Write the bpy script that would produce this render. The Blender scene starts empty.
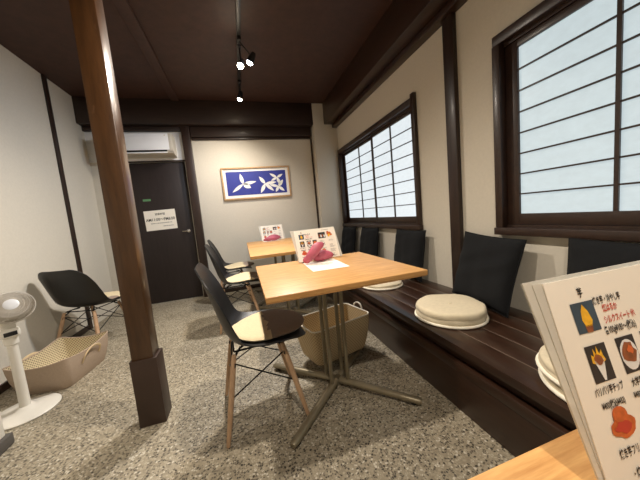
import bpy, bmesh, math, random
from mathutils import Vector, Matrix, Euler
random.seed(7)
PI = math.pi
SC = bpy.context.scene
COL = SC.collection

# ------------------------------------------------------------------ measured room (metres)
XR, XL, YF, YN, ZC = 1.530, -1.689, 3.956, -1.35, 2.5975
BX, BZ = 0.904, 0.3256           # bench front edge, bench top
TZ = 0.70                        # table top height

# ------------------------------------------------------------------ materials
def mat(name):
    m = bpy.data.materials.new(name); m.use_nodes = True
    nt = m.node_tree; nt.nodes.clear()
    out = nt.nodes.new('ShaderNodeOutputMaterial')
    b = nt.nodes.new('ShaderNodeBsdfPrincipled')
    nt.links.new(b.outputs[0], out.inputs[0])
    return m, nt, b, out
def srgb(r, g, b):
    f = lambda c: ((c/255)/12.92 if c/255 <= .04045 else ((c/255+.055)/1.055)**2.4)
    return (f(r), f(g), f(b), 1)
def coords(nt, scale=(1,1,1), kind='Object'):
    tc = nt.nodes.new('ShaderNodeTexCoord'); mp = nt.nodes.new('ShaderNodeMapping')
    mp.inputs['Scale'].default_value = scale
    nt.links.new(tc.outputs[kind], mp.inputs[0]); return mp.outputs[0]
def noise(nt, vec, scale, detail=3, rough=.5):
    n = nt.nodes.new('ShaderNodeTexNoise'); n.inputs['Scale'].default_value = scale
    n.inputs['Detail'].default_value = detail; n.inputs['Roughness'].default_value = rough
    nt.links.new(vec, n.inputs['Vector']); return n.outputs['Fac']
def ramp(nt, fac, stops, interp='LINEAR'):
    r = nt.nodes.new('ShaderNodeValToRGB'); r.color_ramp.interpolation = interp
    e = r.color_ramp.elements
    while len(e) < len(stops): e.new(.5)
    for i, (p, c) in enumerate(stops): e[i].position = p; e[i].color = c
    nt.links.new(fac, r.inputs[0]); return r.outputs[0]
def bump(nt, b, h, strength=.2, dist=.002):
    n = nt.nodes.new('ShaderNodeBump'); n.inputs['Strength'].default_value = strength
    n.inputs['Distance'].default_value = dist
    nt.links.new(h, n.inputs['Height']); nt.links.new(n.outputs[0], b.inputs['Normal'])
def plain(name, c, rough=.5, metal=0, var=.06, nscale=30, bmp=0, spec=.5, sheen=0):
    m, nt, b, o = mat(name)
    v = coords(nt); f = noise(nt, v, nscale)
    c2 = tuple(min(1, x*(1+var)) for x in c[:3])+(1,); c1 = tuple(x*(1-var) for x in c[:3])+(1,)
    nt.links.new(ramp(nt, f, [(.3, c1), (.7, c2)]), b.inputs['Base Color'])
    b.inputs['Roughness'].default_value = rough; b.inputs['Metallic'].default_value = metal
    b.inputs['Specular IOR Level'].default_value = spec
    if sheen: b.inputs['Sheen Weight'].default_value = sheen
    if bmp: bump(nt, b, noise(nt, v, nscale*6, 2), bmp, .001)
    return m
def wood(name, c1, c2, scale=(1,1,1), rough=.4, coat=0, grain=9, wear=None):
    m, nt, b, o = mat(name)
    v = coords(nt, scale)
    f = noise(nt, v, grain, 6, .6)
    f2 = noise(nt, v, grain*5, 3, .6)
    mx = nt.nodes.new('ShaderNodeMath'); mx.operation = 'MULTIPLY_ADD'
    nt.links.new(f2, mx.inputs[0]); mx.inputs[1].default_value = .35; nt.links.new(f, mx.inputs[2])
    col = ramp(nt, mx.outputs[0], [(.45, c1), (.85, c2)])
    if wear:
        w = noise(nt, coords(nt, (6,6,1.5)), 4, 5, .7)
        wf = ramp(nt, w, [(.66, (0,0,0,1)), (.74, (1,1,1,1))])
        mm = nt.nodes.new('ShaderNodeMix'); mm.data_type = 'RGBA'
        nt.links.new(wf, mm.inputs[0]); nt.links.new(col, mm.inputs[6]); mm.inputs[7].default_value = wear
        col = mm.outputs[2]
    nt.links.new(col, b.inputs['Base Color'])
    b.inputs['Roughness'].default_value = rough
    b.inputs['Coat Weight'].default_value = coat; b.inputs['Coat Roughness'].default_value = .2
    bump(nt, b, mx.outputs[0], .12, .001)
    return m

M = {}
def build_materials():
    # floor: washed gravel, pale cement with brown and black pebbles
    m, nt, b, o = mat('washed_gravel')
    v = coords(nt)
    vo = nt.nodes.new('ShaderNodeTexVoronoi'); vo.inputs['Scale'].default_value = 112; nt.links.new(v, vo.inputs['Vector'])
    vd = nt.nodes.new('ShaderNodeTexVoronoi'); vd.inputs['Scale'].default_value = 112; vd.feature = 'DISTANCE_TO_EDGE'; nt.links.new(v, vd.inputs['Vector'])
    sep = nt.nodes.new('ShaderNodeSeparateColor'); nt.links.new(vo.outputs['Color'], sep.inputs[0])
    peb = ramp(nt, sep.outputs[0], [(0, srgb(60,54,46)), (.16, srgb(96,88,76)), (.33, srgb(148,138,119)), (.50, srgb(170,160,140)), (.70, srgb(184,175,155)), (.90, srgb(212,205,190))], 'CONSTANT')
    edge = ramp(nt, vd.outputs['Distance'], [(.05, (1,1,1,1)), (.16, (0,0,0,1))])
    mm = nt.nodes.new('ShaderNodeMix'); mm.data_type = 'RGBA'
    nt.links.new(edge, mm.inputs[0]); nt.links.new(peb, mm.inputs[6]); mm.inputs[7].default_value = srgb(158,148,128)
    big = ramp(nt, noise(nt, v, 2.2, 4), [(.3, (.80,.79,.77,1)), (.7, (1,1,1,1))])
    mu = nt.nodes.new('ShaderNodeMix'); mu.data_type = 'RGBA'; mu.blend_type = 'MULTIPLY'; mu.inputs[0].default_value = 1
    nt.links.new(mm.outputs[2], mu.inputs[6]); nt.links.new(big, mu.inputs[7])
    nt.links.new(mu.outputs[2], b.inputs['Base Color']); b.inputs['Roughness'].default_value = .55
    bump(nt, b, vd.outputs['Distance'], .35, .004)
    M['floor'] = m
    M['plaster'] = plain('sand_plaster', srgb(211,205,192), .9, var=.025, nscale=60, bmp=.25, spec=.2)
    M['ceil'] = wood('brown_ceiling_board', srgb(54,33,25), srgb(68,43,33), (1,1,1), .6, 0, 14)
    M['dark'] = wood('dark_stained_timber', srgb(34,21,16), srgb(50,33,25), (10,10,1), .48, .1, 5)
    M['darkx'] = wood('dark_stained_beam', srgb(36,23,18), srgb(50,34,27), (1,10,10), .5, .1, 5)
    M['darky'] = wood('dark_lacquered_board', srgb(42,24,15), srgb(54,34,23), (10,1,10), .34, .15, 5)
    M['casing'] = wood('dark_window_timber', srgb(40,26,20), srgb(54,36,28), (6,6,6), .42, .15, 6)
    M['pillar'] = wood('worn_brown_pillar', srgb(60,38,20), srgb(80,52,28), (9,9,1), .30, .4, 5, wear=srgb(100,70,48))
    M['sleeve'] = plain('brown_sleeve_board', srgb(58,42,34), .5, var=.08, nscale=12)
    M['door'] = wood('dark_door_board', srgb(32,24,23), srgb(42,32,31), (8,8,1), .5, 0, 5)
    M['oak'] = wood('honey_oak', srgb(176,124,68), srgb(214,166,104), (1.2,14,14), .46, .05, 5)
    M['oakedge'] = wood('oak_edge', srgb(166,118,66), srgb(196,146,88), (3,3,30), .4, .1, 8)
    M['beech'] = wood('beech_dowel', srgb(172,138,108), srgb(196,162,130), (12,12,1.5), .45, 0, 6)
    M['bronze'] = plain('dull_bronze_steel', srgb(140,130,108), .42, .5, .08, 20)
    M['shell'] = plain('black_moulded_plastic', srgb(24,24,26), .42, 0, .04, 20)
    M['wire'] = plain('black_steel_wire', srgb(28,28,28), .4, .5)
    M['cream'] = plain('cream_felt', srgb(218,202,166), .95, 0, .05, 90, .3, .1, .2)
    M['brown'] = plain('brown_felt', srgb(142,126,114), .95, 0, .07, 90, .3, .1, .2)
    M['blackcloth'] = plain('black_cotton', srgb(32,33,35), .95, 0, .06, 60, .25, .1, .03)
    M['zabu'] = plain('beige_cotton', srgb(210,198,172), .92, 0, .05, 50, .35, .1, .15)
    M['piping'] = plain('off_white_cotton', srgb(238,232,216), .9, 0, .03, 80, .1, .1)
    M['whiteplastic'] = plain('white_plastic', srgb(232,228,218), .4, 0, .02, 8)
    M['acwhite'] = plain('cool_white_plastic', srgb(236,238,242), .35, 0, .02, 8)
    M['greyplastic'] = plain('pale_grey_plastic', srgb(200,194,182), .45, 0, .03, 8)
    M['whitepanel'] = plain('white_painted_panel', srgb(226,226,226), .7, 0, .02, 8)
    M['guardgrey'] = plain('grey_guard_wire', srgb(200,193,182), .4, .1, .03, 20)
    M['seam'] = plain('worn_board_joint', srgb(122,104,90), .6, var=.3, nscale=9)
    M['blackplastic'] = plain('black_plastic', srgb(30,30,31), .4, 0, .05, 10)
    M['chrome'] = plain('brushed_chrome', srgb(205,203,198), .25, 1, .03, 30)
    M['canvas'] = plain('taupe_canvas', srgb(170,152,134), .95, 0, .06, 120, .4, .1)
    M['tanhandle'] = plain('tan_strap', srgb(206,184,148), .9, 0, .05, 90, .2, .1)
    M['rope'] = plain('white_rope', srgb(230,226,214), .9, 0, .04, 90, .2, .1)
    M['darkgrey'] = plain('dark_grey_base', srgb(84,80,76), .6, 0, .05, 15)
    M['paper'] = plain('white_paper', srgb(244,238,226), .7, 0, .012, 10, 0, .3)
    M['ink'] = plain('black_ink', srgb(30,26,26), .6)
    M['inkgrey'] = plain('grey_ink', srgb(150,146,142), .6)
    M['inkred'] = plain('red_ink', srgb(196,66,48), .6)
    M['phblue'] = plain('printed_slate_blue', srgb(62,78,92), .5, var=.15, nscale=40)
    M['phdark'] = plain('printed_charcoal', srgb(50,46,46), .5, var=.15, nscale=40)
    M['phyellow'] = plain('printed_yellow', srgb(238,182,44), .5, var=.18, nscale=120)
    M['phorange'] = plain('printed_orange', srgb(206,104,52), .5, var=.2, nscale=110)
    M['phwhite'] = plain('printed_white', srgb(232,232,230), .5)
    M['phbrown'] = plain('printed_brown', srgb(146,84,48), .5, var=.3, nscale=140)
    M['potato'] = plain('purple_sweet_potato_skin', srgb(178,86,106), .5, 0, .22, 22, .3)
    M['potatotip'] = plain('brown_root_tip', srgb(86,44,48), .7, 0, .1, 40)
    M['lightwood'] = wood('light_frame_wood', srgb(176,140,100), srgb(202,168,128), (6,6,6), .45, 0, 6)
    M['artblue'] = plain('royal_blue_print', srgb(48,58,148), .55, 0, .05, 12)
    M['artwhite'] = plain('cut_paper_white', srgb(240,240,238), .7, 0, .01, 12)
    M['green'] = plain('green_sticker', srgb(92,140,96), .6)
    M['track'] = plain('black_track_steel', srgb(34,32,31), .45, .3)
    # cream lining with small dark dots
    for nm, base, dot, sc in (('dots', srgb(208,194,160), srgb(120,104,84), 66), ('weave', srgb(206,186,150), srgb(164,142,110), 70)):
        m, nt, b, o = mat('dotted_cotton_'+nm)
        uvn = nt.nodes.new('ShaderNodeUVMap'); mp = nt.nodes.new('ShaderNodeMapping')
        mp.inputs['Scale'].default_value = (sc, sc, sc); mp.inputs['Rotation'].default_value = (0, 0, .785)
        nt.links.new(uvn.outputs[0], mp.inputs[0])
        fr = nt.nodes.new('ShaderNodeVectorMath'); fr.operation = 'FRACTION'; nt.links.new(mp.outputs[0], fr.inputs[0])
        sb = nt.nodes.new('ShaderNodeVectorMath'); sb.operation = 'SUBTRACT'; nt.links.new(fr.outputs[0], sb.inputs[0]); sb.inputs[1].default_value = (.5,.5,0)
        ln = nt.nodes.new('ShaderNodeVectorMath'); ln.operation = 'LENGTH'; nt.links.new(sb.outputs[0], ln.inputs[0])
        nt.links.new(ramp(nt, ln.outputs['Value'], [(.26, dot), (.36, base)]), b.inputs['Base Color'])
        b.inputs['Roughness'].default_value = .95; M[nm] = m
    # clear acrylic
    m, nt, b, o = mat('clear_acrylic')
    tr = nt.nodes.new('ShaderNodeBsdfTransparent'); tr.inputs[0].default_value = (.95,.96,.95,1)
    gl = nt.nodes.new('ShaderNodeBsdfGlossy'); gl.inputs['Roughness'].default_value = .12
    lw = nt.nodes.new('ShaderNodeLayerWeight'); lw.inputs[0].default_value = .25
    mp = nt.nodes.new('ShaderNodeMath'); mp.operation = 'MULTIPLY_ADD'; mp.inputs[1].default_value = .5; mp.inputs[2].default_value = .05
    df = nt.nodes.new('ShaderNodeBsdfDiffuse'); df.inputs[0].default_value = srgb(250,246,236)
    nf = noise(nt, coords(nt), 25); ad = nt.nodes.new('ShaderNodeMath'); ad.operation = 'MULTIPLY_ADD'; ad.inputs[1].default_value = .1; ad.inputs[2].default_value = .5
    nt.links.new(nf, ad.inputs[0])
    nt.links.new(lw.outputs['Fresnel'], mp.inputs[0])
    m1 = nt.nodes.new('ShaderNodeMixShader'); m2 = nt.nodes.new('ShaderNodeMixShader')
    nt.links.new(ad.outputs[0], m1.inputs[0]); nt.links.new(tr.outputs[0], m1.inputs[1]); nt.links.new(df.outputs[0], m1.inputs[2])
    nt.links.new(mp.outputs[0], m2.inputs[0]); nt.links.new(m1.outputs[0], m2.inputs[1]); nt.links.new(gl.outputs[0], m2.inputs[2])
    nt.links.new(m2.outputs[0], o.inputs[0]); M['acrylic'] = m
    # frosted panes lit by the day outside
    for nm, c, st in (('paneA', srgb(226,236,242), WIN_A), ('paneB', srgb(212,230,236), WIN_B)):
        m, nt, b, o = mat('frosted_glass_'+nm)
        f = noise(nt, coords(nt, (1, 1.5, 3)), 14, 5, .7)
        b.inputs['Base Color'].default_value = (.25,.27,.28,1); b.inputs['Roughness'].default_value = .35
        c1 = tuple(x*.90 for x in c[:3])+(1,); c2 = tuple(x*1.04 for x in c[:3])+(1,)
        nt.links.new(ramp(nt, f, [(.3, c1), (.7, c2)]), b.inputs['Emission Color'])
        b.inputs['Emission Strength'].default_value = st; M[nm] = m
    for nm, c, st in (('bulbwarm', (1,.80,.55,1), 60), ('bulbcool', (.80,.88,1,1), 40)):
        m, nt, b, o = mat('lamp_lens_'+nm); b.inputs['Base Color'].default_value = (.8,.8,.8,1)
        b.inputs['Emission Color'].default_value = c; b.inputs['Emission Strength'].default_value = st; M[nm] = m
    # fan guard shading uses plain white plastic wires

WIN_A, WIN_B = .54, .415

# ------------------------------------------------------------------ mesh helpers
def finish(bm, ang=38):
    bm.normal_update()
    a = math.radians(ang)
    for f in bm.faces: f.smooth = True
    for e in bm.edges:
        if len(e.link_faces) != 2 or e.calc_face_angle(0) > a or e.link_faces[0].material_index != e.link_faces[1].material_index: e.smooth = False
def obj(name, bm, mats, parent=None, loc=(0,0,0), rot=None, ang=38, matrix=None):
    finish(bm, ang)
    me = bpy.data.meshes.new(name); bm.to_mesh(me); bm.free()
    for mm in (mats if isinstance(mats, (list, tuple)) else [mats]): me.materials.append(M[mm])
    o = bpy.data.objects.new(name, me); COL.objects.link(o)
    if parent: o.parent = parent
    if matrix is not None: o.matrix_local = matrix
    else:
        o.location = loc
        if rot: o.rotation_euler = rot
    return o
def tag(o, label, cat, group=None):
    o['label'] = label; o['category'] = cat
    if group: o['group'] = group
    return o
def thing(name, label, cat, loc=(0,0,0), rz=0, group=None):
    o = bpy.data.objects.new(name, None); COL.objects.link(o); o.empty_display_size = .05
    o.location = loc; o.rotation_euler = (0,0,rz)
    return tag(o, label, cat, group)
def struct(o):
    o['kind'] = 'structure'; return o
def dup(root, loc, rz, label, group=None):
    r = root.copy(); COL.objects.link(r); r.location = loc; r.rotation_euler = (0,0,rz); r['label'] = label
    if group: r['group'] = group
    for ch in list(root.children):
        c = ch.copy(); COL.objects.link(c); c.parent = r
        for g in list(ch.children):
            d = g.copy(); COL.objects.link(d); d.parent = c
    return r
def B(): return bmesh.new()
def setmi(bm, start, mi):
    bm.faces.ensure_lookup_table()
    for f in bm.faces[start:]: f.material_index = mi
def box(bm, lo, hi, bev=0, mi=0, seg=2, mtx=None):
    s = len(bm.faces)
    t = bmesh.new()
    r = bmesh.ops.create_cube(t, size=1)
    for v in t.verts: v.co = Vector([lo[i]+(v.co[i]+.5)*(hi[i]-lo[i]) for i in range(3)])
    if bev: bmesh.ops.bevel(t, geom=list(t.edges), offset=bev, segments=seg, profile=.5, affect='EDGES')
    if mtx is not None: bmesh.ops.transform(t, matrix=mtx, verts=t.verts)
    merge(bm, t, mi)
def merge(bm, t, mi=None):
    mp = {}
    for v in t.verts: mp[v] = bm.verts.new(v.co)
    for f in t.faces:
        try: nf = bm.faces.new([mp[v] for v in f.verts])
        except ValueError: continue
        nf.material_index = f.material_index if mi is None else mi
    t.free()
def frame_from(d):
    d = d.normalized(); a = Vector((0,0,1)) if abs(d.z) < .95 else Vector((1,0,0))
    x = d.cross(a).normalized(); y = d.cross(x).normalized(); return x, y
def tube(bm, pts, rad, n=10, mi=0, closed=False, flat=1.0):
    pts = [Vector(p) for p in pts]; rings = []; L = len(pts)
    px = None
    for i, p in enumerate(pts):
        if closed: d = pts[(i+1) % L]-pts[i-1]
        else: d = pts[min(i+1, L-1)]-pts[max(i-1, 0)]
        d.normalize()
        if px is None: x, y = frame_from(d)
        else:
            x = (px-d*px.dot(d))
            x = x.normalized() if x.length > 1e-6 else frame_from(d)[0]
            y = d.cross(x).normalized()
        px = x
        r = rad[i] if isinstance(rad, (list, tuple)) else rad
        rings.append([bm.verts.new(p+x*r*math.cos(2*PI*k/n)+y*r*flat*math.sin(2*PI*k/n)) for k in range(n)])
    R = range(L) if closed else range(L-1)
    for i in R:
        a, b = rings[i], rings[(i+1) % L]
        for k in range(n):
            f = bm.faces.new((a[k], a[(k+1)%n], b[(k+1)%n], b[k])); f.material_index = mi
    if not closed:
        f = bm.faces.new(rings[0][::-1]); f.material_index = mi
        f = bm.faces.new(rings[-1]); f.material_index = mi
def lathe(bm, prof, n=32, mi=0, sx=1, sy=1, off=(0,0,0)):
    rings = []
    for r, z in prof:
        if r < 1e-6: rings.append([bm.verts.new((off[0], off[1], off[2]+z))])
        else: rings.append([bm.verts.new((off[0]+sx*r*math.cos(2*PI*k/n), off[1]+sy*r*math.sin(2*PI*k/n), off[2]+z)) for k in range(n)])
    for a, b in zip(rings, rings[1:]):
        for k in range(n):
            q = [a[0]] if len(a) == 1 else [a[k], a[(k+1)%n]]
            q2 = [b[0]] if len(b) == 1 else [b[(k+1)%n], b[k]]
            if len(q)+len(q2) >= 3:
                f = bm.faces.new(q+q2); f.material_index = mi
def poly(bm, pts, mi=0):
    f = bm.faces.new([bm.verts.new(p) for p in pts]); f.material_index = mi; return f
def text(bm, body, size, mtx, mi, align='LEFT', bold=0, narrow=1):
    c = bpy.data.curves.new('lettering', 'FONT'); c.body = body; c.size = size; c.align_x = align; c.resolution_u = 2; c.offset = bold
    o = bpy.data.objects.new('lettering', c); COL.objects.link(o)
    me = bpy.data.meshes.new_from_object(o.evaluated_get(bpy.context.evaluated_depsgraph_get()))
    t = bmesh.new(); t.from_mesh(me)
    bmesh.ops.transform(t, matrix=mtx @ Matrix.Diagonal((narrow,1,1,1)), verts=t.verts)
    merge(bm, t, mi)
    bpy.data.objects.remove(o); bpy.data.curves.remove(c); bpy.data.meshes.remove(me)
def smoothcurve(pts, n):
    out = []
    P = [Vector(p) for p in pts]
    for i in range(len(P)-1):
        p0 = P[max(i-1,0)]; p1 = P[i]; p2 = P[i+1]; p3 = P[min(i+2,len(P)-1)]
        for k in range(n):
            t = k/n
            out.append(.5*((2*p1)+(p2-p0)*t+(2*p0-5*p1+4*p2-p3)*t*t+(3*p1-p0-3*p2+p3)*t**3))
    out.append(P[-1]); return out

build_materials()

# ================================================================== SETTING
bm = B(); box(bm, (XL-.1, YN-.1, -.1), (XR+.1, YF+.1, 0)); struct(obj('floor', bm, 'floor'))
bm = B(); box(bm, (XL-.1, YN-.1, ZC), (XR+.1, YF+.1, ZC+.1)); struct(obj('ceiling', bm, 'ceil'))
bm = B(); box(bm, (XL-.1, YN-.1, 0), (XL, YF+.1, ZC)); struct(obj('wall_left', bm, 'plaster'))
bm = B(); box(bm, (XL, YN-.1, 0), (XR, YN, ZC)); struct(obj('wall_near', bm, 'plaster'))
# far wall with the door opening
DX0, DX1, DZ = -1.47, -.632, 1.862
bm = B()
box(bm, (XL, YF, 0), (DX0, YF+.1, ZC)); box(bm, (DX1, YF, 0), (XR, YF+.1, ZC)); box(bm, (DX0, YF, DZ), (DX1, YF+.1, ZC))
struct(obj('wall_far', bm, 'plaster'))
# right wall with two window openings (y0, y1, z0, z1)
W1 = (1.975, 3.775); W2 = (-.565, 1.235); WZ = (.80, 1.90)
bm = B()
box(bm, (XR, YN-.1, 0), (XR+.1, YF+.1, WZ[0])); box(bm, (XR, YN-.1, WZ[1]), (XR+.1, YF+.1, ZC))
for a, b_ in ((YN-.1, W2[0]), (W2[1], W1[0]), (W1[1], YF+.1)): box(bm, (XR, a, WZ[0]), (XR+.1, b_, WZ[1]))
struct(obj('wall_right', bm, 'plaster'))
# corner column
bm = B(); box(bm, (1.168, 3.80, 0), (XR-.0005, YF-.0005, ZC), .004); struct(obj('trim_1', bm, 'plaster'))['label'] = 'plastered corner column'
# beams
bm = B(); box(bm, (XL, 3.801, 2.300), (1.168, YF, ZC), .004)
box(bm, (-.61, 3.83, 2.301), (-.60, 3.84, ZC-.001))
struct(obj('trim_2', bm, 'darkx'))
bm = B(); box(bm, (1.3314, YN, 2.2988), (XR, 3.80, ZC), .004); struct(obj('trim_3', bm, 'darky'))
bm = B(); box(bm, (1.455, YN, 2.252), (XR, 3.80, 2.2985), .003); struct(obj('trim_4', bm, 'darky'))
# lintels, rails and posts on the far wall
bm = B(); box(bm, (-.505, 3.90, 2.165), (1.15, YF, 2.2995), .003); box(bm, (-.505, 3.925, 2.135), (1.15, YF, 2.160), .002); struct(obj('trim_5', bm, 'darkx'))
bm = B(); box(bm, (XL, 3.90, 2.245), (-.612, YF, 2.2995), .003); struct(obj('trim_6', bm, 'darkx'))
bm = B(); box(bm, (-.612, 3.875, 0), (-.512, YF, 2.2995), .004); struct(obj('trim_7', bm, 'dark'))
bm = B(); box(bm, (1.140, 3.94, 0), (1.160, YF, 2.135)); struct(obj('trim_8', bm, 'dark'))
# post between the windows, batten on the left wall, ceiling batten
bm = B(); box(bm, (XR-.035, 1.520, BZ), (XR, 1.612, 2.2519), .004); struct(obj('trim_9', bm, 'dark'))
bm = B(); box(bm, (XL, 3.318, 0), (XL+.018, 3.372, ZC), .003); struct(obj('trim_10', bm, 'dark'))
bm = B(); box(bm, (-.665, YN, ZC-.022), (-.575, 3.80, ZC), .004); struct(obj('trim_11', bm, 'ceil'))
for nm, lo, hi in (('baseboard_left', (XL, YN, 0), (XL+.014, 3.317, .055)), ('baseboard_far', (-.511, 3.942, 0), (1.139, YF, .055))):
    bm = B(); box(bm, lo, hi, .002); struct(obj(nm, bm, 'dark'))
# door
bm = B(); box(bm, (DX0+.004, 3.962, .006), (DX1-.004, 4.0, DZ-.004), .002)
door = struct(obj('door_1', bm, 'door'))
bm = B(); box(bm, (DX0-.035, 3.94, 0), (DX0, YF, DZ+.02), .002); box(bm, (DX0, 3.94, DZ), (-.613, YF, DZ+.02), .002); obj('door_frame', bm, 'dark', door)
bm = B(); lathe(bm, [(0,.0), (.022,.0), (.022,.006), (.012,.008), (.010,.03), (.0,.03)], 20)
bmesh.ops.transform(bm, matrix=Matrix.Translation((-.70, 3.9615, .935)) @ Matrix.Rotation(PI/2, 4, 'X'), verts=bm.verts)
tube(bm, [(-.70, 3.934, .935), (-.715, 3.93, .936), (-.775, 3.93, .938)], [.009,.009,.007], 10); obj('door_handle', bm, 'chrome', door)
# white transom panel over the door
bm = B(); box(bm, (XL+.001, 3.944, DZ+.021), (-.613, YF-.0005, 2.2445)); struct(obj('trim_12', bm, 'whitepanel'))['label'] = 'white panel above the door'

# pillar
pil = thing('pillar', 'worn brown square timber pillar standing in the room', 'pillar', (-.555, 1.530, 0)); struct(pil)
bm = B(); box(bm, (-.052, -.048, 0.001), (.046, .048, ZC), .004); obj('post', bm, 'pillar', pil)
bm = B()
for lo, hi in (((-.0605,-.055,.001), (.0605,-.0485,.357)), ((-.0605,.0485,.001), (.0605,.055,.357)), ((-.0605,-.0484,.001), (-.0525,.0484,.357)), ((.0465,-.0484,.001), (.0605,.0484,.357))): box(bm, lo, hi, .0015)
obj('base_sleeve', bm, 'sleeve', pil)

# windows ------------------------------------------------------------
def window(n, y0, y1, sashes, z0, z1, pane, zb, pitch):
    x0, x1 = XR-.032, XR+.07
    bm = B()
    box(bm, (x0, y0, .82), (x1, y0+.045, 1.945), .003)         # near casing runs above the head
    box(bm, (x0, y1-.045, .82), (x1, y1, 1.862), .003)
    box(bm, (x0+.004, y0+.045, 1.862), (x1, y1, 1.917), .003)
    box(bm, (x0-.012, y0-.006, .777), (x1, y1+.002, .82), .003)
    box(bm, (XR+.005, y0+.045, .82), (x1, y1-.045, .835)); box(bm, (XR+.005, y0+.045, 1.842), (x1, y1-.045, 1.862))
    w = struct(obj('window_%d' % n, bm, 'casing'))
    for i, (a, b_, g0, g1, mul) in enumerate(sashes):
        xs = XR+.012+i*.026
        bm = B()
        box(bm, (xs, a, .836), (xs+.024, g0, 1.841), .002); box(bm, (xs, g1, .836), (xs+.024, b_, 1.841), .002)
        box(bm, (xs, g0, .836), (xs+.024, g1, z0), .002); box(bm, (xs, g0, z1), (xs+.024, g1, 1.841), .002)
        s = obj('sash', bm, 'casing', w)
        bm = B()
        for mu in mul: box(bm, (xs+.001, mu-.008, z0), (xs+.0115, mu+.008, z1))
        k = 1
        while zb+k*pitch < z1-.03:
            box(bm, (xs+.003, g0, zb+k*pitch-.004), (xs+.0115, g1, zb+k*pitch+.004)); k += 1
        obj('muntin_grid', bm, 'casing', s)
        bm = B(); box(bm, (xs+.013, g0+.0004, z0+.0004), (xs+.017, g1-.0004, z1-.0004)); obj('pane', bm, pane, s)
    return w
window(1, 1.966, 3.783, [(2.012, 2.825, 2.045, 2.795, [2.417]), (2.79, 3.737, 2.858, 3.69, [3.215])], .897, 1.812, 'paneA', .897, .1135)
window(2, -.574, 1.244, [(.262, 1.198, .318, 1.129, [.7228]), (-.528, .330, -.47, .268, [-.10])], .898, 1.805, 'paneB', .898, .1129)
# closed boarding outside the openings
# ================================================================== BENCH
bn = thing('bench', 'long dark lacquered plank bench built along the right-hand wall', 'bench', (0,0,0))
bm = B(); w = (XR-.002-BX)/5
for k in range(5): box(bm, (BX+k*w+.0008, YN+.001, BZ-.038), (BX+(k+1)*w-.0008, 3.799, BZ), .002)
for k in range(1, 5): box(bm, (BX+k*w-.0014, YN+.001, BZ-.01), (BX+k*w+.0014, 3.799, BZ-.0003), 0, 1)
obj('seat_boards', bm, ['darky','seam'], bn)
bm = B(); box(bm, (BX+.03, YN+.001, .243), (BX+.05, 3.799, BZ-.0385)); obj('recess_board', bm, 'darky', bn)
bm = B(); box(bm, (BX-.004, YN+.001, .195), (BX+.06, 3.799, .2425), .006); obj('ledge_rail', bm, 'darky', bn)
bm = B(); box(bm, (BX, YN+.001, .001), (BX+.05, 3.799, .1945), .002); obj('front_board', bm, 'darky', bn)

# ================================================================== TABLES
def make_table(label, loc):
    t = thing('cafe_table', label, 'table', loc, 0, 'square oak cafe tables')
    bm = B(); box(bm, (-.3745, -.3685, TZ-.022), (.3745, .3685, TZ), .003); tp = obj('tabletop', bm, 'oak', t)
    bm = B(); box(bm, (-.3735, -.3675, TZ-.027), (.3735, .3675, TZ-.0225), .001); obj('edge_band', bm, 'oakedge', tp)
    for sx in (-1, 1):
        for sy in (-1, 1):
            bm = B(); box(bm, (sx*.048-.0095, sy*.048-.0095, .05), (sx*.048+.0095, sy*.048+.0095, TZ-.0375), .003); obj('post', bm, 'bronze', t)
    bm = B(); box(bm, (-.16, -.16, TZ-.0372), (.16, .16, TZ-.0275), .002); obj('mounting_plate', bm, 'bronze', t)
    for sx in (-1, 1):
        for sy in (-1, 1):
            d = Vector((sx, sy, 0)).normalized(); L = .330*math.sqrt(2)
            bm = B()
            tube(bm, [d*.02+Vector((0,0,.038)), d*.10+Vector((0,0,.037)), d*(L*.75)+Vector((0,0,.028)), d*(L-.012)+Vector((0,0,.024)), d*L+Vector((0,0,.022))], [.021,.021,.020,.019,.014], 14, flat=.85)
            f = obj('foot_bar', bm, 'bronze', t)
            bm = B(); lathe(bm, [(0,.0), (.012,.0), (.012,.006), (0,.006)], 14, off=tuple(d*(L-.04))); obj('glide', bm, 'blackplastic', f)
    return t
TX = .4287
t1 = make_table('square oak table with two sweet potatoes, dark chair and cream-brown pad beside it', (TX, 1.3818, 0))
t2 = dup(t1, (TX-.018, 2.617, 0), 0, 'bare middle oak table, pushed against the oak table by the far wall')
t3 = dup(t1, (TX-.018, 3.375, 0), 0, 'oak table nearest the far wall, under the small menu stand')
t4 = dup(t1, (TX, -.1560, 0), 0, 'oak table closest to the viewer, its corner under the big menu')

# ================================================================== CHAIRS
PROF = [(.240,.398),(.222,.416),(.175,.427),(.105,.429),(.03,.421),(-.03,.416),(-.085,.424),(-.125,.450),(-.150,.498),(-.170,.568),(-.191,.652),(-.214,.735),(-.230,.788),(-.237,.808)]
HW   = [.095,.165,.212,.230,.236,.234,.230,.226,.222,.217,.209,.192,.152,.105]
LIFT = [.000,.002,.008,.016,.026,.040,.052,.058,.058,.052,.042,.026,.012,.006]
def lerp_list(L, u):
    i = min(int(u), len(L)-2); t = u-i; return L[i]*(1-t)+L[i+1]*t
def seat_h(x, y):
    for i in range(9):
        x0, x1 = PROF[i][0], PROF[i+1][0]
        if x1 <= x <= x0 or (i == 0 and x > x0):
            t = (x0-x)/(x0-x1); z = PROF[i][1]*(1-t)+PROF[i+1][1]*t
            hw = HW[i]*(1-t)+HW[i+1]*t; l = LIFT[i]*(1-t)+LIFT[i+1]*t
            return z+l*min(1.2, abs(y)/hw)**2.6
    return PROF[9][1]
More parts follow.
